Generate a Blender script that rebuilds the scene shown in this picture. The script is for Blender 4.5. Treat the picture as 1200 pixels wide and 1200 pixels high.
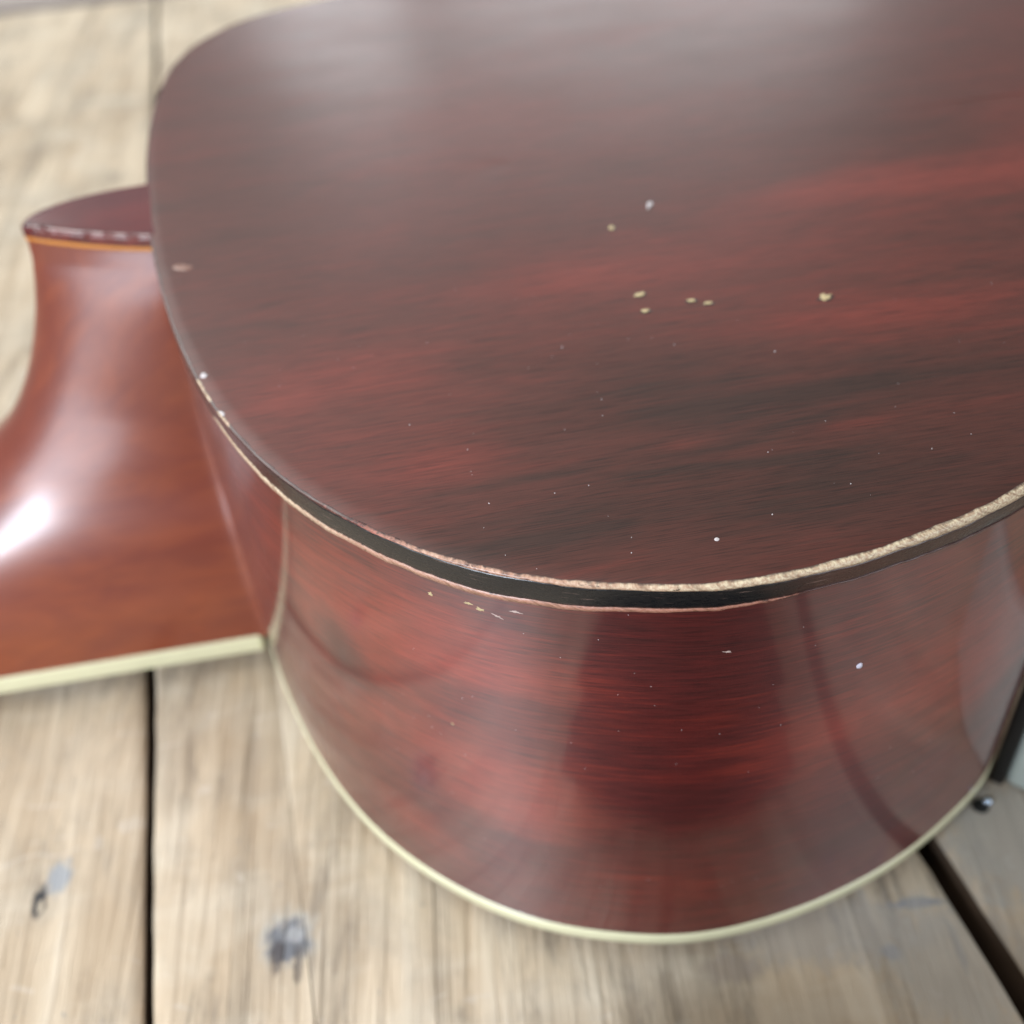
import bpy, bmesh, math, random
import numpy as np
from mathutils import Vector, Matrix, noise
random.seed(4)
for o in list(bpy.data.objects): bpy.data.objects.remove(o)
S = bpy.context.scene; C = S.collection
MM = 0.001

# ------------------------------------------------------------------ camera, world, lights
LIFT = 0.006                      # soundboard plane sits this far above the planks
PITCH, ROLL, FPX = math.radians(43), -0.085114, 1362.43 / 1200
CAMZ = 0.11401 + 0.1 + LIFT
ORG = Vector((-0.06505894, 0.18803399, LIFT)); AX = math.radians(6.17358573666853)
cam_d = bpy.data.cameras.new('camera'); cam = bpy.data.objects.new('camera', cam_d); C.objects.link(cam)
S.camera = cam
cam_d.sensor_width = 36; cam_d.lens = 36 * FPX; cam_d.clip_start = 0.005; cam_d.clip_end = 100
cr, sr = math.cos(ROLL), math.sin(ROLL)
fwd = Vector((0, math.cos(PITCH), -math.sin(PITCH))); up0 = Vector((0, math.sin(PITCH), math.cos(PITCH))); rt0 = Vector((1, 0, 0))
rt = rt0 * cr + up0 * sr; up = up0 * cr - rt0 * sr
M = Matrix((rt, up, -fwd)).transposed().to_4x4(); M.translation = (0, 0, CAMZ); cam.matrix_world = M
cam_d.dof.use_dof = True; cam_d.dof.focus_distance = 0.162; cam_d.dof.aperture_fstop = 36 * FPX / 3.2
cam_d.dof.aperture_blades = 0

W = bpy.data.worlds.new('World'); S.world = W; W.use_nodes = True
bg = W.node_tree.nodes['Background']; bg.inputs[0].default_value = (0.95, 0.97, 0.98, 1); bg.inputs[1].default_value = 0.42

def area(name, loc, look, sx, sy, watts, col):
    l = bpy.data.lights.new(name, 'AREA'); l.shape = 'RECTANGLE'; l.size = sx; l.size_y = sy
    l.energy = watts; l.color = col
    o = bpy.data.objects.new(name, l); C.objects.link(o); o.location = loc
    o.rotation_euler = (Vector(look) - Vector(loc)).to_track_quat('-Z', 'Y').to_euler(); return o
area('window_light_far', (-0.36, 3.0, 0.85), (0, 0.3, 0), 0.34, 0.6, 5.0, (0.93, 0.98, 1.0))
area('window_light_far', (0.45, 3.0, 0.78), (0, 0.3, 0), 1.00, 0.6, 9.0, (0.93, 0.98, 1.0))
area('window_light_side', (-1.7, 2.0, 2.1), (0, 0.3, 0), 2.0, 1.5, 38, (0.94, 1.0, 0.98))
area('window_light_left', (-0.72, -0.69, 0.77), (-0.1, 0.2, 0.05), 0.30, 0.30, 14.0, (0.80, 0.88, 1.0))
area('fill_light_near', (-1.30, -1.15, 0.55), (0, 0.1, 0.05), 1.15, 1.1, 26, (0.84, 0.90, 1.0))  # unseen lamp added for a bright band beside the dark reflection
area('fill_light_near', (1.30, -1.15, 0.55), (0, 0.1, 0.05), 1.0, 1.1, 14, (0.86, 0.92, 1.0))  # its unseen counterpart on the right, also added to brighten the side reflection
area('fill_light_overhead', (-0.9, 0.5, 2.4), (0, 0.2, 0), 2.4, 2.2, 36, (1.0, 0.99, 0.96))  # unseen lamp added overhead to brighten the planks without showing in the back
S.view_settings.view_transform = 'Standard'; S.view_settings.look = 'None'
S.view_settings.exposure = 0.0; S.view_settings.gamma = 1
S.render.engine = 'CYCLES'; S.render.resolution_x = 1024; S.render.resolution_y = 1024

# ------------------------------------------------------------------ helpers
def tag(o, label=None, cat=None, group=None, kind=None):
    if label: o['label'] = label
    if cat: o['category'] = cat
    if group: o['group'] = group
    if kind: o['kind'] = kind
    return o
def empty(name, loc=(0, 0, 0), rz=0):
    o = bpy.data.objects.new(name, None); C.objects.link(o); o.location = loc; o.rotation_euler = (0, 0, rz); o.empty_display_size = .02
    return o
def meshobj(name, verts, faces, mat, parent=None, smooth=True, uvs=None, attrs=None):
    me = bpy.data.meshes.new(name); me.from_pydata([tuple(v) for v in verts], [], faces)
    me.materials.append(mat)
    if smooth: me.polygons.foreach_set('use_smooth', [True] * len(me.polygons))
    if uvs is not None:
        uv = me.uv_layers.new(name='UVMap')
        for l in me.loops: uv.data[l.index].uv = uvs[l.vertex_index]
    for k, a in (attrs or {}).items():
        at = me.attributes.new(k, 'FLOAT', 'POINT'); at.data.foreach_set('value', list(map(float, a)))
    me.update()
    o = bpy.data.objects.new(name, me); C.objects.link(o)
    if parent: o.parent = parent
    return o
ca, sa = math.cos(AX), math.sin(AX)
def to_local(P):                      # world -> guitar frame (metres)
    q = P - ORG; return Vector((q.x * ca + q.y * sa, -q.x * sa + q.y * ca, q.z))
def px_ray(x, y):
    u = (x - 600) / 1200 / FPX; v = -(y - 600) / 1200 / FPX
    return rt * u + up * v + fwd
def at(x, y, z):                      # photo pixel -> point of the horizontal plane z (world)
    d = px_ray(x, y); return Vector((0, 0, CAMZ)) + d * ((z - CAMZ) / d.z)
def loc_at(x, y, w=0.1): return to_local(at(x, y, w + LIFT))

# ------------------------------------------------------------------ node helpers
class NT:
    def __init__(s, name):
        s.m = bpy.data.materials.new(name); s.m.use_nodes = True; s.t = s.m.node_tree; s.n = s.t.nodes; s.l = s.t.links
        s.b = s.n['Principled BSDF']
    def new(s, t, **k):
        n = s.n.new(t)
        for a, v in k.items(): setattr(n, a, v)
        return n
    def lk(s, a, b): s.l.new(a, b); return b
    def setin(s, sock, v):
        if hasattr(v, 'is_output'): s.lk(v, sock)
        else:
            if isinstance(v, tuple) and len(v) == 3 and sock.type == 'RGBA': v = v + (1,)
            sock.default_value = v
    def math(s, op, a, b=0.0, c=None, clamp=False):
        n = s.new('ShaderNodeMath', operation=op, use_clamp=clamp); s.setin(n.inputs[0], a); s.setin(n.inputs[1], b)
        if c is not None: s.setin(n.inputs[2], c)
        return n.outputs[0]
    def mapping(s, vec, sc=(1, 1, 1), loc=(0, 0, 0), rot=(0, 0, 0)):
        n = s.new('ShaderNodeMapping'); s.lk(vec, n.inputs[0]); s.setin(n.inputs[1], loc); s.setin(n.inputs[2], rot); s.setin(n.inputs[3], sc); return n.outputs[0]
    def noise(s, vec, scale=1, detail=4, rough=.55, dist=0, sc=(1, 1, 1), loc=(0, 0, 0)):
        v = s.mapping(vec, sc, loc)
        n = s.new('ShaderNodeTexNoise'); s.lk(v, n.inputs['Vector']); n.inputs['Scale'].default_value = scale
        n.inputs['Detail'].default_value = detail; n.inputs['Roughness'].default_value = rough; n.inputs['Distortion'].default_value = dist
        return n.outputs[0]
    def ramp(s, f, stops, interp='LINEAR'):
        n = s.new('ShaderNodeValToRGB'); s.setin(n.inputs[0], f); r = n.color_ramp; r.interpolation = interp
        while len(r.elements) < len(stops): r.elements.new(1)
        for e, (p, c) in zip(r.elements, stops):
            e.position = p; e.color = (c, c, c, 1) if isinstance(c, (int, float)) else tuple(c) + (1,)
        return n.outputs[0]
    def mix(s, f, a, b, mode='MIX'):
        n = s.new('ShaderNodeMix', data_type='RGBA', blend_type=mode); s.setin(n.inputs[0], f); s.setin(n.inputs[6], a); s.setin(n.inputs[7], b); return n.outputs[2]
    def bump(s, h, strength=.2, dist=.001, prev=None):
        n = s.new('ShaderNodeBump'); s.setin(n.inputs['Height'], h); n.inputs['Strength'].default_value = strength; n.inputs['Distance'].default_value = dist
        if prev is not None: s.lk(prev, n.inputs['Normal'])
        return n.outputs[0]
    def blob(s, vec, cx, cy, rx, ry, wob=None, rot=0, wamp=1.6):
        # soft elliptical stain: 1 in its middle, 0 outside
        v = s.mapping(vec, (1, 1, 0), (-cx, -cy, 0)); v = s.mapping(v, (1 / rx, 1 / ry, 0), (0, 0, 0), (0, 0, rot))
        n = s.new('ShaderNodeVectorMath', operation='LENGTH'); s.lk(v, n.inputs[0]); d = n.outputs[1]
        if wob is not None: d = s.math('ADD', d, s.math('MULTIPLY', s.math('SUBTRACT', wob, .5), wamp))
        return s.math('SUBTRACT', 1.0, s.math('SMOOTHSTEP' if False else 'MULTIPLY', d, 1.0), clamp=True)
    def objco(s): return s.new('ShaderNodeTexCoord').outputs['Object']
    def uv(s): return s.new('ShaderNodeTexCoord').outputs['UV']
    def attr(s, nm): return s.new('ShaderNodeAttribute', attribute_name=nm).outputs['Fac']

def stained_wood(name, vec_kind, dark, mid, red, aniso=0, spec=.5,  rough=.2, coat_r=None, fin_amt=.75, pores=.50, blobs=(), coat=.35, offs=(0, 0, 0), contrast=1.0, fibre=1.0):
    T = NT(name); v = T.uv() if vec_kind == 'uv' else T.objco()
    big = T.noise(v, 1, 3, .5, .6, (9, 26, 9), offs)
    med = T.noise(v, 1, 5, .6, 1.2, (36, 240, 80), (3 + offs[0], 1, 0))
    fin = T.noise(v, 1, 4, .65, .3, (70, 1500, 300), (7, 2 + offs[1], 0))
    hair = T.noise(v, 1, 2, .6, 0, (160, 5200, 800), (1, 5, 0))
    wob = T.noise(v, 1, 5, .6, .8, (16, 120, 40), (9, 9, 0))
    f = T.math('ADD', T.math('MULTIPLY', T.math('SUBTRACT', big, .5), 1.5 * contrast), T.math('MULTIPLY', T.math('SUBTRACT', med, .5), 1.15 * contrast))
    f = T.math('ADD', f, T.math('MULTIPLY', T.math('SUBTRACT', fin, .5), fin_amt))
    f = T.math('ADD', f, .47)
    for (cx, cy, rx, ry, amt) in blobs:
        f = T.math('ADD', f, T.math('MULTIPLY', T.blob(v, cx, cy, rx, ry, wob), amt))
    col = T.ramp(f, [(.02, dark), (.40, mid), (.74, red), (1.0, tuple(min(1, c * 1.35) for c in red))])
    # pores: short dark hair lines along the grain
    pore = T.ramp(hair, [(.32, pores), (.52, 1.0)])
    col = T.mix(1.0, col, pore, 'MULTIPLY')
    T.lk(col, T.b.inputs['Base Color'])
    rr = T.math('ADD', T.math('MULTIPLY', T.noise(v, 1, 3, .6, 0, (30, 60, 30), (2, 8, 0)), .14), rough - .05)
    T.lk(rr, T.b.inputs['Roughness'])
    T.b.inputs['Coat Weight'].default_value = coat; T.b.inputs['Coat Roughness'].default_value = coat_r if coat_r else rough * .5
    T.b.inputs['Specular IOR Level'].default_value = spec
    if aniso:
        T.b.inputs['Coat IOR'].default_value = 1.6
        T.b.inputs['Anisotropic'].default_value = aniso; T.b.inputs['Anisotropic Rotation'].default_value = .25
        tg = T.new('ShaderNodeTangent', direction_type='UV_MAP', uv_map='UVMap'); T.lk(tg.outputs[0], T.b.inputs['Tangent'])
    n1 = T.bump(fin, .10 * fibre, .0002); n2 = T.bump(hair, .12 * fibre, .0001, n1)
    T.lk(n2, T.b.inputs['Normal'])
    return T.m

# ------------------------------------------------------------------ guitar outline (guitar frame: x along the neck axis, y across, z up; metres)
TOP_PX = [(1200,577),(1100,622),(1000,655),(950,668),(900,680),(830,688),(730,688),(600,673),(500,650),(400,605),(330,560),(262,490),(235,440),(200,375)]
near_r = [(470,2),(462,-60),(425,-112),(370,-128),(320,-118),(275,-88),(240,-57),(210,-39),(192,-34),(178,-36.5),(168.5,-44),(162.5,-54),(158,-63.2),(152.6,-70.6),(142,-77.5),
          (128.7,-84.6),(114,-89.6),(100.9,-92.3),(88.6,-93.3),(80.6,-92.9),(69.7,-90.3),(55.6,-85.0),(44.6,-78.0),(33.2,-67.6),(24.0,-56.0),(16.0,-41),(10.5,-26.4),(5.6,-8.1),(1.8,12)]
far_r = [(-.6,30),(-2.2,48),(-3.2,68),(-2.4,95),(2.2,118),(10.4,131.5),(21.9,140.6),(38.5,146.5),(60,151.5),(86,154),(112,152),(136,145),(158,133),(180,119),(205,112),(235,117),(275,143),(320,175),(370,190),(425,176),(462,125),(472,62)]
ctrl = np.array(near_r + far_r, float) * MM
def closed_spline(P, n):
    m = len(P); out = []
    seg = 40; pts = []
    for i in range(m):
        p0, p1, p2, p3 = P[i - 1], P[i], P[(i + 1) % m], P[(i + 2) % m]
        # centripetal Catmull-Rom
        t0 = 0; t1 = t0 + np.linalg.norm(p1 - p0) ** .5; t2 = t1 + np.linalg.norm(p2 - p1) ** .5; t3 = t2 + np.linalg.norm(p3 - p2) ** .5
        for k in range(seg):
            t = t1 + (t2 - t1) * k / seg
            A1 = (t1 - t) / (t1 - t0) * p0 + (t - t0) / (t1 - t0) * p1; A2 = (t2 - t) / (t2 - t1) * p1 + (t - t1) / (t2 - t1) * p2
            A3 = (t3 - t) / (t3 - t2) * p2 + (t - t2) / (t3 - t2) * p3
            B1 = (t2 - t) / (t2 - t0) * A1 + (t - t0) / (t2 - t0) * A2; B2 = (t3 - t) / (t3 - t1) * A2 + (t - t1) / (t3 - t1) * A3
            pts.append((t2 - t) / (t2 - t1) * B1 + (t - t1) / (t2 - t1) * B2)
    pts = np.array(pts); d = np.r_[0, np.cumsum(np.linalg.norm(np.roll(pts, -1, 0) - pts, axis=1))]
    u = np.linspace(0, d[-1], n, endpoint=False); q = np.vstack([pts, pts[:1]])
    return np.c_[np.interp(u, d, q[:, 0]), np.interp(u, d, q[:, 1])], u, d[-1]
NS = 1600
OUT, ARC, PER = closed_spline(ctrl, NS)
for _ in range(60): OUT = OUT * .5 + .25 * (np.roll(OUT, 1, 0) + np.roll(OUT, -1, 0))
tan = np.roll(OUT, -1, 0) - np.roll(OUT, 1, 0); tan /= np.linalg.norm(tan, axis=1)[:, None]
NRM = np.c_[-tan[:, 1], tan[:, 0]]                      # outward normal
cen = np.array([.1, .03])
if ((OUT - cen) * NRM).sum() < 0: NRM = -NRM
# photo x of every outline sample (for wear that changes along the edge)
def px_of(P):
    q = Vector((P[0] * ca - P[1] * sa, P[0] * sa + P[1] * ca, P[2])) + ORG - Vector((0, 0, CAMZ))
    z = q.dot(fwd); return 600 + 1200 * FPX * q.dot(rt) / max(z, 1e-3), 600 - 1200 * FPX * q.dot(up) / max(z, 1e-3)
near = OUT[:, 1] < .03
EDGEX = np.array([px_of((p[0], p[1], .1))[0] if nr and p[0] < .18 else (1300 if nr else -100) for p, nr in zip(OUT, near)])
def near_outline(P):
    d = np.linalg.norm(OUT - np.array(P[:2]), axis=1); i = int(d.argmin()); return i, d[i]
def along(xs, vs): return np.interp(EDGEX, xs, vs)
def jit(seed, freq, amp, oct=3):
    return np.array([amp * noise.fractal(Vector((a * freq, seed * 13.7, 0)), 1.0, 2.0, oct) for a in ARC])

def loft(name, rows, mat, parent, attrs=None):
    """rows: list of (inset array, w array); closed ring"""
    V = []; UV = []
    R = len(rows)
    for ins, w in rows:
        ins = np.broadcast_to(ins, (NS,)); w = np.broadcast_to(w, (NS,))
        P = OUT - NRM * ins[:, None]
        for i in range(NS): V.append((P[i, 0], P[i, 1], w[i])); UV.append((ARC[i], w[i]))
    F = [(r * NS + i, r * NS + (i + 1) % NS, (r + 1) * NS + (i + 1) % NS, (r + 1) * NS + i) for r in range(R - 1) for i in range(NS)]
    at_ = {k: np.tile(a, R) for k, a in (attrs or {}).items()}; at_['across'] = np.repeat(np.linspace(0, 1, R), NS)
    return meshobj(name, V, F, mat, parent, True, UV, at_)

# ------------------------------------------------------------------ materials
DARK, MID, RED = (.020, .010, .009), (.070, .018, .016), (.200, .030, .024)
def bl(px, py, rx, ry, a):
    p = loc_at(px, py); return (p.x, p.y, rx, ry, a)
m_back = stained_wood('back_wood', 'obj', (.040, .016, .011), (.078, .021, .014), (.142, .026, .017), rough=.38, coat=.08, coat_r=.2, spec=.36, contrast=.34, fin_amt=.5, blobs=[
    bl(780, 470, .040, .022, -.35), bl(1000, 570, .060, .018, -.35), bl(640, 610, .045, .012, -.25), bl(1050, 445, .05, .010, -.35),
    bl(1100, 215, .060, .012, .40), bl(1000, 375, .040, .007, .34), bl(900, 310, .05, .016, .16), bl(400, 440, .022, .014, .22), bl(520, 545, .016, .005, .30), bl(330, 480, .010, .008, .2), bl(90, 245, .02, .03, -.3),
    bl(300, 200, .03, .06, -.15), bl(800, 520, .007, .0025, .22), bl(930, 445, .012, .003, .2), bl(680, 330, .03, .01, .2), bl(1000, 500, .012, .002, .2)])
def su(px, py, ru, rw, a):
    o_ = to_local(Vector((0, 0, CAMZ))); d_ = px_ray(px, py); d_ = Vector((d_.x * ca + d_.y * sa, -d_.x * sa + d_.y * ca, d_.z))
    best = None
    for k in np.linspace(.1, .6, 1500):
        p = o_ + d_ * float(k)
        i, d = near_outline(p)
        if best is None or d < best[0]: best = (d, i, p.z)
        if d < .0004: break
    return (ARC[best[1]], best[2], ru, rw, a)
SIDE_BLOBS = [su(800, 800, .030, .030, -.25), su(790, 960, .022, .026, -.28), su(560, 900, .030, .012, .30), su(480, 960, .020, .008, .28), su(620, 960, .02, .01, .25), su(420, 720, .03, .02, .3),  # first two blobs put part of the reflected dark band into the wood colour
              su(960, 1000, .03, .02, -.2), su(1000, 850, .03, .01, .25), su(400, 760, .008, .012, -.4), su(1160, 760, .02, .02, .45), su(600, 790, .03, .010, .3)]
m_side = stained_wood('side_wood', 'uv', (.034, .008, .007), (.088, .012, .010), (.210, .025, .014), rough=.5, aniso=.95, spec=.5, coat=.85, coat_r=.10, contrast=.24, offs=(4, 0, 0), blobs=SIDE_BLOBS)
m_heel = stained_wood('heel_wood', 'obj', (.095, .016, .009), (.160, .027, .011), (.270, .058, .014), rough=.34, coat=.65, coat_r=.22, fin_amt=.2, pores=.92, contrast=.5, offs=(11, 3, 0), fibre=.15)

def simple(name, col, rough=.4, coat=0, bumpamt=0, scale=400, var=.2):
    T = NT(name); v = T.objco(); n = T.noise(v, scale, 5, .6)
    T.lk(T.mix(T.math('MULTIPLY', n, 1.0), tuple(c * (1 - var) for c in col), tuple(min(1, c * (1 + var)) for c in col)), T.b.inputs['Base Color'])
    T.b.inputs['Roughness'].default_value = rough; T.b.inputs['Coat Weight'].default_value = coat; T.b.inputs['Coat Roughness'].default_value = .1
    if bumpamt: T.lk(T.bump(n, bumpamt, .0003), T.b.inputs['Normal'])
    return T.m
m_cream = simple('cream_binding', (.66, .64, .42), .3, .4, .05, 300, .07)
m_black = None
# ------------------------------------------------------------------ materials for the worn edge
T = NT('worn_edge_wood'); v = T.uv()
wr, hue = T.attr('worn'), T.attr('hue')
n1 = T.noise(v, 1, 6, .7, .6, (130, 700, 1), (0, 0, 0)); n2 = T.noise(v, 1, 4, .6, .5, (900, 2600, 1), (4, 4, 0)); n3 = T.noise(v, 1, 3, .6, 0, (2200, 3000, 1), (1, 7, 0))
f = T.math('ADD', wr, T.math('MULTIPLY', T.math('SUBTRACT', n1, .5), 1.9)); f = T.math('ADD', f, T.math('MULTIPLY', T.math('SUBTRACT', n2, .5), .7))
f = T.ramp(f, [(.36, 0.), (.58, 1.)])
bare = T.mix(hue, (.74, .64, .44), (.33, .075, .062))
bare = T.mix(T.ramp(n3, [(.40, 0.), (.62, 1.)]), T.mix(.55, bare, (.30, .10, .05)), bare)
fleck = T.ramp(T.noise(v, 1, 4, .7, .5, (520, 1600, 1), (8, 3, 0)), [(.30, 1.), (.38, 0.)])
bare = T.mix(fleck, bare, (.05, .035, .02))
acr = T.math('ADD', T.attr('across'), T.math('MULTIPLY', T.math('SUBTRACT', n2, .5), .5))
vr = T.mapping(v, (1, 1, 1), (0, 0, 0), (0, 0, -.55)); hatch = T.ramp(T.noise(vr, 1, 3, .6, .3, (260, 1900, 1), (2, 9, 0)), [(.36, 1.), (.50, 0.)])
bare = T.mix(T.math('MULTIPLY', hatch, .6), bare, (.16, .075, .04))
bare = T.mix(T.ramp(acr, [(.78, 0.), (1.0, .75)]), bare, (.36, .10, .06))
col = T.mix(f, (.060, .016, .012), bare)
col = T.mix(T.ramp(acr, [(.12, .9), (.30, 0.)]), col, (.035, .012, .010))  # shadow line under the edge of the back finish, put into the colour
T.lk(col, T.b.inputs['Base Color']); T.lk(T.ramp(f, [(0, .22), (1, .5)]), T.b.inputs['Roughness'])
T.b.inputs['Coat Weight'].default_value = .25; T.b.inputs['Coat Roughness'].default_value = .2
T.lk(T.bump(n2, .12, .0002), T.b.inputs['Normal'])
m_worn = T.m
T = NT('black_binding'); v = T.uv(); bk = T.attr('black')
n1 = T.noise(v, 1, 4, .6, .3, (140, 900, 1)); n2 = T.noise(v, 1, 3, .6, 0, (700, 2200, 1), (3, 3, 0))
scr = T.ramp(T.noise(v, 1, 3, .5, .2, (150, 4200, 1), (6, 3, 0)), [(.66, 0.), (.72, 1.)])
base = T.mix(T.math('ADD', bk, T.math('MULTIPLY', T.math('SUBTRACT', n1, .5), .8), clamp=True), (.050, .015, .012), (.005, .005, .006))
base = T.mix(T.math('MULTIPLY', scr, .5), base, (.35, .22, .18))
T.lk(base, T.b.inputs['Base Color']); T.lk(T.ramp(n2, [(.3, .2), (.7, .42)]), T.b.inputs['Roughness'])
T.b.inputs['Coat Weight'].default_value = .3; T.b.inputs['Coat Roughness'].default_value = .2
T.lk(T.bump(n2, .25, .0003), T.b.inputs['Normal'])
m_black = T.m

# ------------------------------------------------------------------ planks
KNOTS = [(340, 1060, .0060, .0200, .1, (.36, .27, .18), .45), (338, 1098, .0078, .0088, 0, (.47, .44, .38), .85), (339, 1104, .0062, .0066, .1, (.14, .15, .17), .95), (345, 1096, .0030, .0024, .3, (.42, .42, .42), .7), (325, 1122, .0018, .0050, .1, (.06, .05, .05), .85), (350, 1130, .0014, .0060, .1, (.10, .085, .075), .7),
         (46, 1056, .0020, .0052, .1, (.03, .028, .03), 1.), (47, 1062, .0008, .0020, .1, (.45, .38, .28), 1.), (70, 1028, .0034, .0058, -.45, (.30, .32, .34), .9),
         (1075, 1058, .0085, .0016, -.2, (.16, .20, .26), .8), (1045, 1115, .0026, .0022, .5, (.12, .17, .25), .7), (1123, 1110, .0012, .0070, .1, (.14, .15, .18), .6),
         (860, 1135, .009, .004, 0, (.30, .25, .21), .6), (980, 1090, .03, .010, .5, (.36, .34, .32), .55), (1130, 1130, .02, .02, .5, (.42, .39, .34), .6), (1180, 980, .02, .02, 0, (.36, .35, .32), .7)]
def plank_material():
    T = NT('weathered_plank_wood'); g = T.new('ShaderNodeTexCoord').outputs['Object']
    oi = T.new('ShaderNodeObjectInfo').outputs['Random']
    off = T.new('ShaderNodeCombineXYZ'); T.lk(T.math('MULTIPLY', oi, 3.7), off.inputs[0]); T.lk(T.math('MULTIPLY', oi, 9.1), off.inputs[1])
    va = T.new('ShaderNodeVectorMath', operation='ADD'); T.lk(g, va.inputs[0]); T.lk(off.outputs[0], va.inputs[1]); v = va.outputs[0]
    big = T.noise(v, 1, 4, .6, .8, (14, 7, 10)); band = T.noise(v, 1, 5, .6, .9, (75, 5, 30), (3, 0, 0)); fine = T.noise(v, 1, 5, .65, .6, (420, 22, 200), (1, 2, 0))
    blot = T.noise(v, 1, 5, .62, .5, (45, 30, 30), (5, 1, 0))
    f = T.math('ADD', T.math('MULTIPLY', big, .38), T.math('MULTIPLY', band, .44)); f = T.math('ADD', f, T.math('MULTIPLY', fine, .18))
    col = T.ramp(f, [(.30, (.26, .185, .12)), (.42, (.43, .325, .215)), (.54, (.58, .47, .335)), (.68, (.72, .64, .51))])
    grey = T.ramp(blot, [(.44, 0.), (.66, 1.)])
    col = T.mix(T.math('MULTIPLY', grey, .45), col, (.31, .275, .225))
    ltan = T.ramp(T.noise(v, 1, 4, .6, .5, (30, 60, 30), (9, 7, 0)), [(.52, 0.), (.7, 1.)])
    col = T.mix(T.math('MULTIPLY', ltan, .35), col, (.70, .64, .52))
    crack = T.ramp(T.noise(v, 1, 3, .5, .3, (150, 3.2, 60), (2, 6, 0)), [(.34, 1.), (.375, 0.)])
    col = T.mix(T.math('MULTIPLY', crack, .22), col, (.10, .075, .05))
    scr = T.ramp(T.noise(v, 1, 2, .5, 1.5, (60, 160, 60), (4, 4, 0)), [(.30, 1.), (.33, 0.)])
    col = T.mix(T.math('MULTIPLY', scr, .35), col, (.62, .56, .48))
    wth = T.ramp(T.noise(v, 1, 6, .7, .8, (60, 16, 30), (8, 2, 0)), [(.50, 0.), (.66, 1.)])
    fib = T.ramp(T.noise(v, 1, 4, .7, .4, (650, 60, 200), (1, 8, 0)), [(.40, 0.), (.62, 1.)])
    col = T.mix(T.math('MULTIPLY', T.math('MULTIPLY', wth, fib), .8), col, (.16, .13, .10))
    gp = T.new('ShaderNodeNewGeometry').outputs['Position']; wb = T.noise(gp, 1, 5, .7, .6, (260, 200, 60)); wf = T.noise(gp, 1, 4, .65, .4, (700, 350, 60))
    for (px, py, rx, ry, an, c, am) in KNOTS:
        p = at(px, py, 0); b = T.blob(gp, p.x, p.y, rx, ry, wb, an, 1.0); b = T.ramp(T.math('ADD', b, T.math('MULTIPLY', T.math('SUBTRACT', wf, .5), .7)), [(.12, 0.), (.5, am)])
        col = T.mix(b, col, c)
    T.lk(col, T.b.inputs['Base Color'])
    T.lk(T.ramp(blot, [(.3, .55), (.7, .75)]), T.b.inputs['Roughness'])
    b1 = T.bump(fine, .6, .0018); b2 = T.bump(T.math('SUBTRACT', band, T.math('MULTIPLY', crack, .6)), .4, .003, b1); T.lk(b2, T.b.inputs['Normal'])
    return T.m
m_plank = plank_material()
m_wall = simple('shaded_plank_edge', (.060, .036, .020), .8, 0, .6, 90, .6)  # shade of the gaps put into the colour of the plank walls
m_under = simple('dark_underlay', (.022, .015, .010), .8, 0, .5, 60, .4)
m_stain = simple('knot_wood', (.135, .125, .125), .7, 0, .8, 500, .5)
m_resin = simple('knot_rim_wood', (.33, .30, .26), .7, 0, .8, 300, .3)

def guitar_to_world(s, t, z): # s,t in mm
    return Vector((s * MM * ca - t * MM * sa, s * MM * sa + t * MM * ca, 0)) + Vector((ORG.x, ORG.y, z))
floor = tag(empty('plank_surface', (0, 0, 0)), 'weathered pale wooden planks laid side by side under the guitar', None, None, 'structure')
T0, T1 = -420, 500
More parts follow.
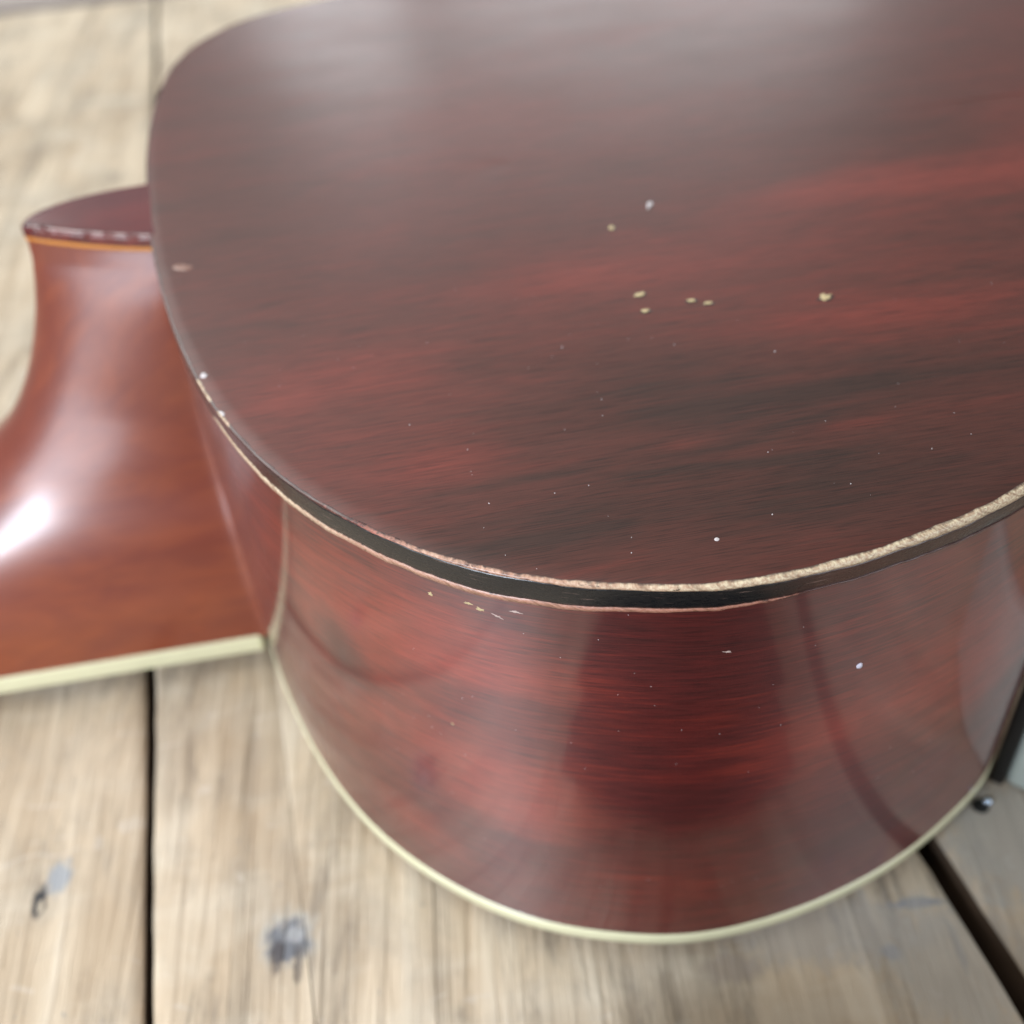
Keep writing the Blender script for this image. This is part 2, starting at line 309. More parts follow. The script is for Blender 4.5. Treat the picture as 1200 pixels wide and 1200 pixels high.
# each plank between two edge lines s = a + m (t + 100), with wobbling edges
edges = [(-560, -.05), (-385, -.055), (-204, -.058), (-22.6, -.0625), (-20.6, -.0600), (137.7, -.100), (143.6, -.120), (300, -.12), (470, -.12), (640, -.12)]
pl = [(-560, -.05, -387.5, -.055), (-385, -.055, -206, -.055), (-203.2, -.055, -22.4, -.0555), (-20.7, -.0550, 10.2, -.070), (10.32, -.070, 137.6, -.115), (142.9, -.125, 318, -.12), (321, -.12, 492, -.12), (495, -.12, 660, -.12)]
def wob(k, t):
    return (.9 * noise.noise(Vector((k * 7.3, t * .018, 0))) + .35 * noise.noise(Vector((k * 3.1, t * .09, 5))) + .12 * noise.noise(Vector((k * 3.1, t * .35, 9))))
for k, (a0, m0, a1, m1) in enumerate(pl):
    nt, nx = (260, 34) if k in (2, 3, 4, 5) else (90, 14)
    V = []; top = []
    for j in range(nt + 1):
        row = []
        for i in range(nx + 1):
            q = i / nx; q = .5 - .5 * math.cos(math.pi * q) if i not in (0, nx) else q
            s_0 = a0 + (a1 - a0) * q
            t_end = -330 + 9 * noise.noise(Vector((k, 5, 1)))
            t_far = T1 + 6 * noise.noise(Vector((k, 1, 1)))
            jj = j / nt; t = t_end + (t_far - t_end) * jj
            wl_, wr_ = (.08 if k == 4 else .9), (.08 if k == 3 else 1.2 if k == 4 else .6)
            sl = a0 + m0 * (t + 100) + wob(k * 2, t) * wl_; s_r = a1 + m1 * (t + 100) + wob(k * 2 + 1, t) * wr_
            s = sl + (s_r - sl) * q; el, er = s - sl, s_r - s
            z = -.0012 * (.12 if k == 4 else 1) * math.exp(-el / .7) - .0012 * (.12 if k == 3 else 1) * math.exp(-er / .7) + .0004 * noise.noise(Vector((s * .02, t * .006, 2))) + .00022 * noise.noise(Vector((s * .3, t * .02, k)))
            row.append(guitar_to_world(s, t, z))
        top.append(row)
    # ring of each row: left wall bottom, top row, right wall bottom
    L = nx + 3
    for row in top:
        V.append(row[0] + Vector((.0003, 0, -.030))); V += row; V.append(row[-1] + Vector((-.0003, 0, -.030)))
    F = [(j * L + i, j * L + i + 1, (j + 1) * L + i + 1, (j + 1) * L + i) for j in range(nt) for i in range(L - 1)]
    F.append(tuple(reversed([nt * L + i for i in range(L)]))[::-1]); F.append(tuple(i for i in reversed(range(L))))
    # own frame so that the grain runs along local y
    org = guitar_to_world((a0 + a1) / 2, 0, 0); ang = AX + math.atan(-(m0 + m1) / 2) * -1
    R = Matrix.Rotation(-ang, 4, 'Z'); V = [R @ (v_ - org) for v_ in V]
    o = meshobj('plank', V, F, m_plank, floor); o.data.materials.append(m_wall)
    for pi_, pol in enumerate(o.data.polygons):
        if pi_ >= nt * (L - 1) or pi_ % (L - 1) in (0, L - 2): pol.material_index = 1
    o.location = org; o.rotation_euler = (0, 0, ang)
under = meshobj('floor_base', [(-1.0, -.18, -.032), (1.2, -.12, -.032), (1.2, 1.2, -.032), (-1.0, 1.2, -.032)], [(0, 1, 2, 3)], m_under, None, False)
tag(under, 'dark surface beneath the planks seen in the gaps', None, None, 'structure')
# cross board beyond the plank ends
m_far = simple('far_board_wood', (.30, .25, .22), .6, 0, .2, 9, .45)
V = []
for (s, t) in ((-700, 508), (800, 508), (800, 690), (-700, 690)):
    V.append(guitar_to_world(s, t, .0015))
V += [v_ + Vector((0, 0, -.02)) for v_ in V]
o = meshobj('cross_board', V, [(0, 1, 2, 3), (0, 4, 5, 1), (1, 5, 6, 2), (2, 6, 7, 3), (3, 7, 4, 0)], m_far, floor, False)

# ------------------------------------------------------------------ the guitar
g = empty('acoustic_guitar', ORG, AX)
tag(g, 'red-brown acoustic guitar with cream binding lying face down on the planks', 'guitar')

GX, GY, GH = np.arange(-.02, .50, .004), np.arange(-.145, .21, .004), .004
def _inside():
    X, Y = np.meshgrid(GX, GY, indexing='ij'); ins = np.zeros(X.shape, bool); P = OUT[::4]; Q = np.roll(P, -1, 0)
    for (x0, y0), (x1, y1) in zip(P, Q):
        c = ((y0 > Y) != (y1 > Y)); ins ^= c & (X < (x1 - x0) * (Y - y0) / (y1 - y0 + 1e-12) + x0)
    return ins
INS = _inside(); U = np.zeros(INS.shape)
for _ in range(2500):
    U = np.where(INS, (np.roll(U, 1, 0) + np.roll(U, -1, 0) + np.roll(U, 1, 1) + np.roll(U, -1, 1)) / 4 + 1, 0)
U = U / U.max()
for _ in range(6): U = .4 * U + .15 * (np.roll(U, 1, 0) + np.roll(U, -1, 0) + np.roll(U, 1, 1) + np.roll(U, -1, 1))
def _arch_at(x, y):
    a = (x - GX[0]) / GH; b = (y - GY[0]) / GH; i = int(min(max(a, 0), len(GX) - 2)); j = int(min(max(b, 0), len(GY) - 2)); a -= i; b -= j
    return ARCH * ((U[i, j] * (1 - a) + U[i + 1, j] * a) * (1 - b) + (U[i, j + 1] * (1 - a) + U[i + 1, j + 1] * a) * b)
ARCH = .0024
def arch(x, y, edge):                       # rise of the back above its rim, edge = distance to the rim
    return _arch_at(x, y) * (1 - math.exp(-max(edge, 0) / .022))
# boundaries (metres) that vary along the edge
cream_h = along([200, 262, 330, 450, 560, 650, 730, 900, 1000, 1100, 1200], [.3, .32, .42, .6, .75, .8, .85, 1.05, 1.15, 1.4, 1.7]) * MM
cream_h = cream_h + jit(1, 150, .00030) + jit(2, 900, .00008)
cream_h = np.clip(cream_h, .0003, .003)
cr_in = np.clip(along([200, 330, 560, 730, 900, 1200], [.3, .38, .55, .6, .7, .8]) * MM + jit(3, 200, .00026) + jit(7, 1300, .00010), .0002, .002)
band_h = along([200, 262, 330, 560, 730, 900, 1000, 1100, 1200], [2.6, 3.0, 3.6, 3.9, 3.5, 3.1, 2.8, 2.7, 2.6]) * MM + jit(4, 90, .00010)
line_h = along([200, 250, 300, 400, 600, 730, 900, 960, 1100], [.35, .7, 1.2, 1.0, 1.0, .75, .45, .25, .25]) * MM + jit(5, 300, .00012) + jit(6, 1200, .00010)
line_h = np.clip(line_h, .00012, .002)
w0 = .1; wA = w0 - cream_h; wB = wA - band_h; wC = wB - line_h
worn1 = along([-100, 170, 225, 232, 243, 250, 256, 268, 275, 320, 400, 480, 560, 700, 900, 1050, 1200, 1300], [-1, -1, .1, .9, .7, .1, .8, .6, -.1, .15, .35, .55, .62, .75, .95, 1.0, 1.05, -1])
hue1 = along([200, 262, 330, 420, 500, 600, 700, 760, 850, 1200], [.1, .2, .9, 1., .55, .6, .35, .2, .05, .0])
worn2 = along([-100, 200, 235, 262, 300, 420, 520, 600, 700, 850, 920, 960, 1200, 1300], [-1, -1, .2, .8, 1.2, .9, .9, .9, .9, .8, .5, .0, -.2, -1])
hue2 = along([200, 262, 330, 420, 600, 730, 900], [.3, .1, .15, .6, .7, .75, .8])
blk = along([-100, 200, 260, 330, 400, 860, 930, 990, 1060, 1200, 1300], [.2, .1, .2, .7, 1.1, 1.2, .7, .1, .3, .5, .3])

# back plate: rings from the rim to the middle line
V = []; UVs = []; R = 26; F = []
rimP = OUT - NRM * cr_in[:, None]
axis_pt = np.c_[np.clip(OUT[:, 0], .075, .40), .031 + .0 * OUT[:, 1]]
for r in range(R + 1):
    q = (r / R) ** 1.35
    P = rimP * (1 - q) + axis_pt * q
    dist = np.linalg.norm(P - rimP, axis=1)
    for i in range(NS):
        e = dist[i]; z = w0 + .00012 + arch(P[i, 0], P[i, 1], e) - .00022 * math.exp(-e / .0004)
        V.append((P[i, 0], P[i, 1], z))
for r in range(R):
    for i in range(NS): F.append((r * NS + i, r * NS + (i + 1) % NS, (r + 1) * NS + (i + 1) % NS, (r + 1) * NS + i))
back = meshobj('back', V, F, m_back, g)

loft('worn_edge', [(cr_in + .0002, w0 - .0001), (cr_in, w0 - .00004), (cr_in * .55, w0 - .00012 - cream_h * .06), (cr_in * .2, w0 - cream_h * .25), (cr_in * .02 - .00004, w0 - cream_h * .6), (0.00004, wA + .00002), (.0003, wA)], m_worn, g, {'worn': worn1, 'hue': hue1})
rag = jit(11, 500, .00005)
loft('binding', [(.0004, wA + .00006), (.00004 , wA - .0), (.00000, wA - .0003), (.00000, wB + .0003), (.00004, wB), (.0004, wB - .00006)], m_black, g, {'black': blk})
loft('worn_line', [(.0003, wB + .00002), (-.00006, wB - .00003), (-.00006, wC), (.0003, wC - .00002)], m_worn, g, {'worn': worn2, 'hue': hue2})
SB = .0042
rows = [(.00000, wC + .0001)]
for k in range(1, 15):
    q = k / 15; rows.append((-.00012 * math.sin(math.pi * q), wC * (1 - q) + SB * q))
rows += [(.0, SB - .0001)]
side = loft('side', rows, m_side, g)
loft('soundboard_binding', [(.0005, SB - .0), (-.00010, SB - .00005), (-.00022, SB * .7), (-.00022, SB * .3), (.0001, .0001), (.0012, 0), (.004, 0)], m_cream, g)
# soundboard underside
m_sb = simple('spruce_soundboard', (.55, .38, .18), .4, .3, 0, 60, .1)
V = [(p[0], p[1], .00015) for p in (OUT - NRM * .002)] + [(.16, .03, .00015), ]
meshobj('soundboard', V, [(NS, (i + 1) % NS, i) for i in range(NS)], m_sb, g, False)

# ---- neck heel
wl = [5, 8, 12, 16, 20, 24, 30, 36, 43, 51.6, 57, 63.3, 69, 74, 79, 84.4, 89, 92.4, 97.0]
Lw = [900, 900, 800, 600, 380, 230, 135, 90, 64, 48.5, 43.0, 38.7, 35.4, 33.2, 31.0, 29.3, 28.0, 27.3, 26.9]
tnw = [0, .3, .8, 1.4, 2.6, 4.2, 6.0, 8.4, 12.0, 14.6, 16.2, 17.6, 18.4, 19.2, 20.0, 20.9, 22.0, 23.2, 25.0]
def heel_rows(ws, xmax=260, nxs=46):
    V = []
    def sm(x, xp, fp):
        return float(np.mean([np.interp(x + d, xp, fp) for d in np.linspace(-4, 4, 9)])) if 9 < x < 90 else float(np.interp(x, xp, fp))
    for w in ws:
        L = math.exp(sm(w, wl, np.log(Lw))); tn = sm(w, wl, tnw)
        nr_ = OUT[(OUT[:, 0] < .05) & (OUT[:, 1] < .035)]; xj = -float(nr_[np.abs(nr_[:, 1] - tn * MM).argmin(), 0]) / MM
        kk = np.interp(w, [5, 40, 60, 92], [3.0, 2.3, 1.8, 1.15]); tc = np.interp(w, [5, 60, 95], [31, 34, 36.5])
        tf = np.interp(w, [5, 30, 95], [62, 58, 47.8])
        X = min(L, xmax); xs = [-9] + [xj + q_ for q_ in (-.6, -.3, 0, .25, .5, .8, 1.2, 1.7, 2.4, 3.2)] + [4.2 + (X - 4.2) * math.sin(math.pi / 2 * j / (nxs - 1)) ** 1.0 for j in range(nxs)]
        nearp = []; farp = []
        for x in xs:
            q = max(0, min(1, x / L)); fn = max(0, 1 - q ** kk) ** (1 / kk); ff = max(0, 1 - q ** 2.1) ** (1 / 2.1)
            rnd = 1.1 * math.exp(-max(0, x - xj + .2) / .8) * min(1, max(0, (78 - w) / 25))
            nearp.append((-x, tc - (tc - tn) * fn - rnd)); farp.append((-x, tc + (tf - tc) * ff))
        V.append([(a * MM, b * MM, w * MM) for a, b in nearp + farp[::-1][0 if X < L else 0:]])
    return V
def smooth_w(a, b, n): return [a + (b - a) * i / (n - 1) for i in range(n)]
ws = smooth_w(5, 50, 46) + smooth_w(51, 97.2, 44)
rowsV = heel_rows(ws); n_ = len(rowsV[0])
V = [v_ for r in rowsV for v_ in r]
F = [(r * n_ + i, r * n_ + i + 1, (r + 1) * n_ + i + 1, (r + 1) * n_ + i) for r in range(len(rowsV) - 1) for i in range(n_ - 1)]
F.append(tuple(reversed(range((len(rowsV) - 1) * n_, len(rowsV) * n_))))
heel = meshobj('neck_heel', V, F, m_heel, g)
# bead where the cheek of the heel meets the side: the lacquered joint
def slab(name, w_lo, w_hi, grow, mat, bev=.0, chips=False, open_b=False):
    prof = [(w_lo, -.3)] if not open_b else []
    prof = [(w_lo, -.6), (w_lo, 0), (w_hi - bev * .9, 0.0), (w_hi - bev * .45, -.12 * bev), (w_hi - bev * .12, -.5 * bev), (w_hi, -1.0 * bev)]
    base = heel_rows([95])[0]; n_ = len(base); pts = np.array([(p[0], p[1]) for p in base])
    tg = np.gradient(pts, axis=0); tg /= np.maximum(1e-9, np.linalg.norm(tg, axis=1))[:, None]
    nr = np.c_[tg[:, 1], -tg[:, 0]]
    c0 = np.array([-.008, .034])
    if ((pts - c0) * nr).sum() < 0: nr = -nr
    V = []
    for (w, off) in prof:
        for i in range(n_):
            o_ = off + grow
            if chips and off < -.05 and pts[i, 1] < .036:
                o_ -= .9 * max(0, noise.noise(Vector((pts[i, 0] * 420, 3, 0)))) ** 1.0
            p = pts[i] + nr[i] * o_ * MM; V.append((p[0], p[1], w * MM))
    F = [(r * n_ + i, r * n_ + i + 1, (r + 1) * n_ + i + 1, (r + 1) * n_ + i) for r in range(len(prof) - 1) for i in range(n_ - 1)]
    F.append(tuple(reversed(range((len(prof) - 1) * n_, len(prof) * n_)))); F.append(tuple(range(n_)))
    return meshobj(name, V, F, mat, g, smooth=False)
m_amber = simple('amber_veneer', (.52, .20, .035), .2, .8, 0, 100, .2)
m_capwood = stained_wood('cap_wood', 'obj', (.05, .008, .010), (.10, .012, .014), (.17, .02, .018), rough=.15, coat=.8, contrast=.5, offs=(2, 2, 0), fibre=.2)
slab('heel_veneer', 96.6, 97.5, .06, m_amber)
slab('heel_cap', 97.5, 100.0, .12, m_capwood, bev=.8, chips=True)
def flat_cap(name, w, inset, mat):
    base = np.array([(p[0], p[1]) for p in heel_rows([95])[0]]); c0 = np.array([-.006, .034])
    V = [(*(c0 + (p - c0) * (1 - inset)), w * MM) for p in base]; V = [(min(v_[0], .0012), v_[1], v_[2]) for v_ in V]
    return meshobj(name, V, [tuple(reversed(range(len(V))))], mat, g, False)
flat_cap('heel_cap_face', 99.985, .085, m_back)

# fretboard seen as its bound edge
m_fb = simple('fretboard_wood', (.02, .014, .012), .4, 0, .2, 300, .3)
def box(name, x0, x1, y0, y1, z0, z1, mat, parent, bev=.0006, seg=3):
    bm = bmesh.new(); bmesh.ops.create_cube(bm, size=1)
    for v_ in bm.verts: v_.co = Vector(((x0 + x1) / 2 + v_.co.x * (x1 - x0), (y0 + y1) / 2 + v_.co.y * (y1 - y0), (z0 + z1) / 2 + v_.co.z * (z1 - z0)))
    bmesh.ops.bevel(bm, geom=bm.edges[:] , offset=bev, segments=seg, affect='EDGES', profile=.6)
    me = bpy.data.meshes.new(name); bm.to_mesh(me); bm.free(); me.materials.append(mat)
    me.polygons.foreach_set('use_smooth', [True] * len(me.polygons))
    o = bpy.data.objects.new(name, me); C.objects.link(o); o.parent = parent; return o
box('fretboard_binding', -.26, .0022, -.0004, .0020, -.0002, .0052, m_cream, g, .0007)
box('fretboard', -.258, .001, .0021, .060, -.0002, .0049, m_fb, g, .0003, 1)
box('fretboard_binding', -.26, .0015, .0601, .0625, -.0002, .0052, m_cream, g, .0007)

# ---- dings, chips and dust on the lacquer
m_ding = simple('bare_wood_ding', (.46, .36, .19), .55, 0, .5, 1500, .25)
m_white = simple('pale_speck', (.55, .50, .50), .5, 0, 0, 900, .1)
m_scratch = simple('pale_scratch', (.45, .34, .30), .5, 0, .3, 1500, .25)
def z_back(x, y):
    i, d = near_outline((x, y)); return w0 + .00012 + arch(x, y, d)
from mathutils.bvhtree import BVHTree
bvh = BVHTree.FromPolygons([v_.co.copy() for v_ in back.data.vertices], [tuple(p.vertices) for p in back.data.polygons])
bvs = BVHTree.FromPolygons([v_.co.copy() for v_ in side.data.vertices], [tuple(p.vertices) for p in side.data.polygons])
def inv_local(P): # world dir->local
    return Vector((P.x * ca + P.y * sa, -P.x * sa + P.y * ca, P.z))
def hit(px, py, tree):
    o_ = to_local(Vector((0, 0, CAMZ))); d_ = inv_local(px_ray(px, py)).normalized()
    h = tree.ray_cast(o_, d_); return h[0], (h[1] if h[1] is None or h[1].dot(d_) < 0 else -h[1])
def patch_geo(px, py, rx, ry, ang, tree, seed, th=.00012, n=16, spiky=.45):
    p, nn = hit(px, py, tree)
    if p is None: return [], []
    t1 = Vector((1, 0, 0)); t1 = (t1 - nn * t1.dot(nn)).normalized(); t2 = nn.cross(t1)
    if t2.z < 0 or (abs(t2.z) < .3 and t2.y < 0): t2 = -t2
    V = [p + nn * th]
    for k, (rr, hh) in enumerate(((.6, th * .9), (1, -.00002))):
        for i in range(n):
            a = 2 * math.pi * i / n; m_ = rr * (1 + spiky * noise.noise(Vector((math.cos(a) * 1.7 + seed, math.sin(a) * 1.7, seed * 2.3))))
            x = rx * m_ * math.cos(a); y = ry * m_ * math.sin(a)
            V.append(p + t1 * (x * math.cos(ang) - y * math.sin(ang)) + t2 * (x * math.sin(ang) + y * math.cos(ang)) + nn * hh)
    F = [(0, 1 + i, 1 + (i + 1) % n) for i in range(n)] + [(1 + i, 1 + n + i, 1 + n + (i + 1) % n, 1 + (i + 1) % n) for i in range(n)]
    return V, F
dings = [(750, 345, .9, .65, .1), (757, 364, .75, .6, 0), (810, 352, .8, .55, -.1), (829, 355, .9, .45, -.1), (967, 348, 1.25, .85, .45), (717, 267, .65, .9, .1), (761, 240, .45, 1.6, -.5)]
m_bruise = simple('bruised_lacquer', (.030, .012, .008), .3, .3, .2, 900, .3)
for i, (x, y, rx, ry, a) in enumerate(dings):
    V, F = patch_geo(x + 1, y + 1, rx * 1.5 * MM, ry * 1.35 * MM, a, bvh, i + 9, th=.00004, spiky=.7); meshobj('bruise', V, F, m_bruise, g)
    V, F = patch_geo(x, y, rx * MM, ry * MM, a, bvh, i + 1, spiky=.8); meshobj('ding', V, F, m_ding if i < 6 else m_white, g)
V, F = patch_geo(212, 313, .0022, .0011, -.3, bvh, 31, spiky=.5); meshobj('ding', V, F, simple('tan_scuff', (.20, .085, .055), .4, .3, 0, 900, .3), g)
V, F = patch_geo(1007, 780, .00055, .0006, 0, bvs, 50, spiky=.2, th=.0003); meshobj('paint_fleck', V, F, simple('pale_lilac_fleck', (.62, .60, .70), .4, 0, 0, 900, .1), g)
# chips along the binding by the heel
for i, (x, y, rx, ry, a) in enumerate([(238, 440, .7, .7, .2), (260, 484, .3, .8, .5)]):
    V, F = patch_geo(x, y, rx * MM, ry * MM, a, bvh, 70 + i, th=.0002, spiky=.8)
    if V: meshobj('edge_chip', V, F, m_ding if i == 3 else m_white, g)
for i, (x, y, rx, ry, a) in enumerate([(505, 697, .55, .3, 0), (548, 707, .6, .18, -.2), (563, 714, .9, .22, -.25), (583, 722, 1.0, .2, -.3), (603, 717, 1.0, .14, 0), (852, 764, .9, .12, -.2), (530, 848, .25, .25, 0)]):
    V, F = patch_geo(x, y, rx * .8 * MM, max(ry, .16) * 1.3 * MM, a, bvs, 90 + i * 3.7, th=.00006, n=26, spiky=1.6)
    if V: meshobj('scuff', V, F, m_scratch if i in (3, 4, 5) else m_ding, g)
AV, AF = [], []
rnd = random.Random(8)
specks = [(480, 498), (548, 527), (573, 590), (650, 578), (840, 632), (740, 630), (740, 648), (705, 468), (706, 487), (997, 567), (1092, 526), (900, 530), (905, 603), (870, 693), (870, 706), (659, 407), (790, 404), (908, 412), (1138, 509), (690, 569)]
for (x, y) in specks: 
    r = rnd.uniform(.07, .13) * MM
    if (x, y) == (840, 632): r = .38 * MM
    V, F = patch_geo(x, y, r, r * rnd.uniform(.6, 1), rnd.uniform(0, 3), bvh, x, th=.00012, n=7); b = len(AV); AV += V; AF += [tuple(b + q for q in f_) for f_ in F]
for k in range(120):
    x, y = rnd.uniform(250, 1195), rnd.uniform(330, 1080); tree = bvh
    r = rnd.choice([.03, .04, .05, .07]) * MM
    V, F = patch_geo(x, y, r, r * rnd.uniform(.5, 1), rnd.uniform(0, 3), bvh, k, th=.00008, n=6)
    if V: b = len(AV); AV += V; AF += [tuple(b + q for q in f_) for f_ in F]
for k in range(60):
    x, y = rnd.uniform(450, 1150), rnd.uniform(720, 1080)
    V, F = patch_geo(x, y, rnd.uniform(.05, .10) * MM, .00006, rnd.uniform(0, 3), bvs, k + 400, th=.00006, n=6)
    if V and hit(x, y, bvh)[0] is None: b = len(AV); AV += V; AF += [tuple(b + q for q in f_) for f_ in F]
d_ = meshobj('dust', AV, AF, m_white, g); d_['kind'] = 'stuff'

# ------------------------------------------------------------------ small things beside the body, right
m_block = simple('grey_green_block', (.46, .52, .48), .25, .2, .1, 60, .2)
m_rub = simple('black_edging', (.004, .004, .004), .5, 0, 0, 300, .3)
p0 = at(1159, 913, 0)
blk_ = empty('block', p0, AX - math.radians(44)); tag(blk_, 'grey-green block with a black edge standing beside the guitar waist', 'block')
box('block_body', .0029, .05, .0, .0055, .0005, .045, m_block, blk_, .002, 3)
box('edging', -.0002, .0028, -.0006, .0060, .0003, .046, m_rub, blk_, .0005, 2)
m_steel = NT('screw_steel'); m_steel.b.inputs['Base Color'].default_value = (.45, .52, .62, 1); m_steel.b.inputs['Metallic'].default_value = 1; m_steel.b.inputs['Roughness'].default_value = .18
ps = at(1157, 938, .001)
sc = empty('screw', (ps.x, ps.y, 0)); tag(sc, 'small shiny screw head in a dark hole in the plank by the guitar edge', 'screw')
def dome(name, r, h, x, y, z, mat, parent, flat=0):
    V = []; n = 28; m = 8; F = []
    for j in range(m + 1):
        a = math.pi / 2 * j / m
        for i in range(n): b = 2 * math.pi * i / n; V.append((x + r * math.cos(a) * math.cos(b), y + r * math.cos(a) * math.sin(b), z + h * math.sin(a)))
    for j in range(m):
        for i in range(n): F.append((j * n + i, j * n + (i + 1) % n, (j + 1) * n + (i + 1) % n, (j + 1) * n + i))
    return meshobj(name, V, F, mat, parent)
dome('head', .0011, .0012, 0, 0, .0006, m_steel.m, sc); dome('hole', .0018, .0003, -.0016, -.0008, .0004, m_rub, sc)

# ------------------------------------------------------------------ the photographer, standing at the near edge of the planks (mirrored darkly in the side)
m_cloth = simple('dark_knit_cloth', (.012, .013, .017), .9, 0, .4, 160, .3)
m_skin = simple('skin', (.42, .22, .15), .55, 0, .1, 200, .1)
m_hair = simple('dark_hair', (.02, .013, .010), .6, 0, .5, 500, .4)
m_phone = simple('phone_glass', (.01, .01, .012), .15, .5, 0, 100, .1)
ground = meshobj('ground', [(-6, -6, -.80), (6, -6, -.80), (6, 8, -.80), (-6, 8, -.80)], [(0, 1, 2, 3)], simple('grey_ground', (.10, .09, .08), .8, 0, .3, 6, .3), None, False)
tag(ground, None, None, None, 'structure')
def skin(name, pts, edges, radii, mat, parent, sub=1, root=0):
    me = bpy.data.meshes.new(name); me.from_pydata([tuple(p) for p in pts], edges, []); me.materials.append(mat)
    o = bpy.data.objects.new(name, me); C.objects.link(o); o.parent = parent
    md = o.modifiers.new('s', 'SKIN'); md.use_smooth_shade = True
    if not me.skin_vertices: me.attributes.new
    for i, r_ in enumerate(radii):
        me.skin_vertices[0].data[i].radius = (r_, r_) if not isinstance(r_, tuple) else r_; me.skin_vertices[0].data[i].use_root = (i == root)
    sb = o.modifiers.new('d', 'SUBSURF'); sb.levels = sub; sb.render_levels = sub
    return o
pr = empty('person', (.03, -.50, -.80)); tag(pr, 'person in dark clothes bending over the planks and holding up a phone', 'person')
P_ = lambda x, y, z: (x - .03, y + .50, z + .80)
pts = [P_(.03, -.62, .10), P_(.03, -.60, .28), P_(.03, -.54, .44), P_(.03, -.48, .54), P_(.03, -.44, .60),
       P_(-.15, -.50, .50), P_(-.25, -.38, .26), P_(-.11, -.13, .19), P_(.21, -.50, .50), P_(.31, -.38, .26), P_(.15, -.13, .19),
       P_(-.07, -.62, .02), P_(-.08, -.56, -.36), P_(-.09, -.60, -.72), P_(-.09, -.50, -.775), P_(.13, -.62, .02), P_(.14, -.56, -.36), P_(.15, -.60, -.72), P_(.15, -.50, -.775)]
edges_ = [(0, 1), (1, 2), (2, 3), (3, 4), (3, 5), (5, 6), (6, 7), (3, 8), (8, 9), (9, 10), (0, 11), (11, 12), (12, 13), (13, 14), (0, 15), (15, 16), (16, 17), (17, 18)]
rad = [(.16, .12), (.15, .11), (.17, .12), (.12, .09), .055, .065, .048, .032, .065, .048, .032, .09, .065, .045, .035, .09, .065, .045, .035]
skin('body', pts, edges_, rad, m_cloth, pr, 2)
def ell(name, c, r3, mat, parent, rot=0, seed=0, amp=0):
    bm = bmesh.new(); bmesh.ops.create_uvsphere(bm, u_segments=24, v_segments=16, radius=1)
    for v_ in bm.verts:
        k = 1 + amp * noise.noise(v_.co * 2.2 + Vector((seed, 0, 0))); x, y, z = v_.co.x * r3[0] * k, v_.co.y * r3[1] * k, v_.co.z * r3[2] * k
        v_.co = Vector((c[0] + x, c[1] + y * math.cos(rot) - z * math.sin(rot), c[2] + y * math.sin(rot) + z * math.cos(rot)))
    me = bpy.data.meshes.new(name); bm.to_mesh(me); bm.free(); me.materials.append(mat); me.polygons.foreach_set('use_smooth', [True] * len(me.polygons))
    o = bpy.data.objects.new(name, me); C.objects.link(o); o.parent = parent; return o
hc = P_(.03, -.38, .68)
ell('head', hc, (.072, .088, .112), m_skin, pr, -.6); ell('hair', (hc[0], hc[1] - .022, hc[2] + .022), (.080, .090, .108), m_hair, pr, -.6, 3, .15)
ell('nose', (hc[0], hc[1] + .087, hc[2] - .045), (.011, .016, .022), m_skin, pr, -.6)
for sx in (-1, 1):
    ell('ear', (hc[0] + sx * .074, hc[1] - .002, hc[2] - .01), (.009, .018, .028), m_skin, pr, -.6); ell('eye', (hc[0] + sx * .028, hc[1] + .078, hc[2] - .018), (.012, .008, .006), m_hair, pr, -.6)
ell('mouth', (hc[0], hc[1] + .068, hc[2] - .082), (.022, .008, .005), simple('lips', (.35, .13, .11), .5), pr, -.6)
ph = empty('phone', (0, 0, 0)); ph.matrix_world = Matrix.Translation(Vector((0, 0, CAMZ)) - fwd * .013) @ cam.matrix_world.to_3x3().to_4x4()
tag(ph, 'dark phone held level in both hands of the bending person', 'phone')
box('phone_body', -.06, .095, -.055, .020, -.004, .004, m_phone, ph, .003, 3); box('phone_screen', -.057, .092, -.052, .017, .0042, .0050, m_phone, ph, .0003, 1)
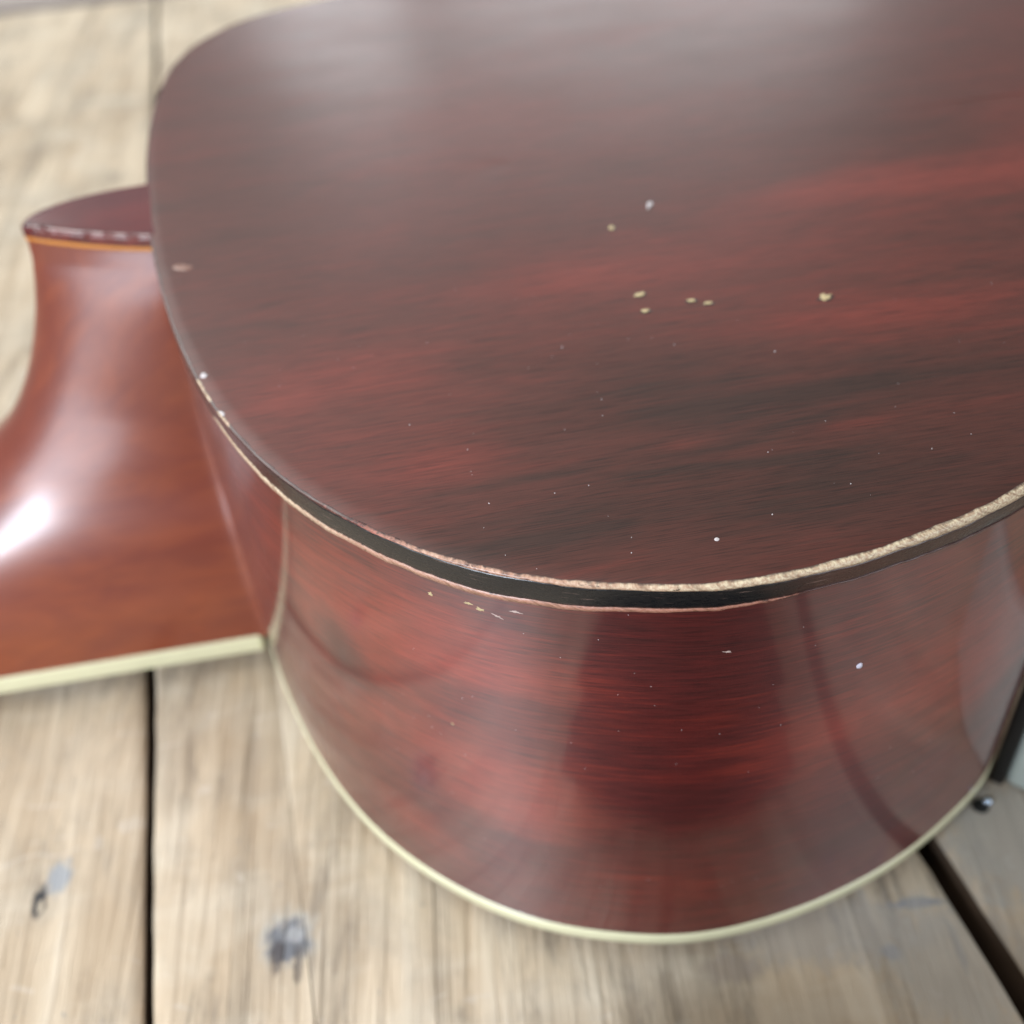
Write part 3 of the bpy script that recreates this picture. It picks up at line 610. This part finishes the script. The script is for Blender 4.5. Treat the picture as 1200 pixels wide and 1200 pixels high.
for sx, wx in ((-1, -.11), (1, .15)):
    wr_ = Vector((wx, -.13, .19)); mid = ph.matrix_world @ Vector((-.072 if sx < 0 else .107, -.022, .006)); pc = wr_.lerp(mid, .62)
    A = ph.matrix_world.to_3x3(); pts = [wr_, pc]; ed = [(0, 1)]; rd = [(.026, .018), (.030, .014)]
    for q in range(4):
        b_ = mid + A @ Vector((sx * .004, .026 - .019 * q, -.002)); m1 = b_ + A @ Vector((-sx * .004, 0, -.012 - .002)); e_ = b_ + A @ Vector((-sx * (.026 + .004 * (q in (1, 2))), -.002, -.0125))
        n0 = len(pts); pts += [b_, m1, e_]; ed += [(1, n0), (n0, n0 + 1), (n0 + 1, n0 + 2)]; rd += [.0088, .008, .0068]
    n0 = len(pts); pts += [pc + A @ Vector((-sx * .012, .012, .014)), mid + A @ Vector((-sx * .018, .004, .012))]; ed += [(1, n0), (n0, n0 + 1)]; rd += [.011, .0085]
    skin('hand', [p - pr.location for p in pts], ed, rd, m_skin, pr, 1)

# ------------------------------------------------------------------ unseen dark cloth, added to put a dark band into the side reflection
cl = empty('reflection_blocker', guitar_to_world(78, -156, 0), AX - .05); tag(cl, 'unseen black cloth added to darken the reflection in the guitar side', 'cloth')
for lay in range(3):
    V = []; nu, nv = 40, 26; hx, hy = .042 - .002 * lay, .037 - .004 * lay; z0 = .0015 + .012 * lay
    for side_ in (0, 1):
        for j in range(nv + 1):
            for i in range(nu + 1):
                a, b = i / nu * 2 - 1, j / nv * 2 - 1
                e = (1 - abs(a) ** 8) * (1 - abs(b) ** 8); wv = noise.noise(Vector((a * 1.8, b * 1.8, lay * 3.3)))
                x = hx * a * (1 + .04 * noise.noise(Vector((b * 2, lay, 4)))); y = hy * b * (1 + .05 * noise.noise(Vector((a * 2, lay, 7))))
                V.append((x, y, z0 + .0055 + (1 if side_ else -1) * .0055 * max(0, e) ** .5 + (.0018 * wv if side_ else 0)))
    n1_ = (nu + 1) * (nv + 1)
    F = [(j * (nu + 1) + i, (j + 1) * (nu + 1) + i, (j + 1) * (nu + 1) + i + 1, j * (nu + 1) + i + 1) for j in range(nv) for i in range(nu)]
    F += [tuple(n1_ + q for q in f_[::-1]) for f_ in F]
    meshobj('fold', V, F, m_cloth, cl)
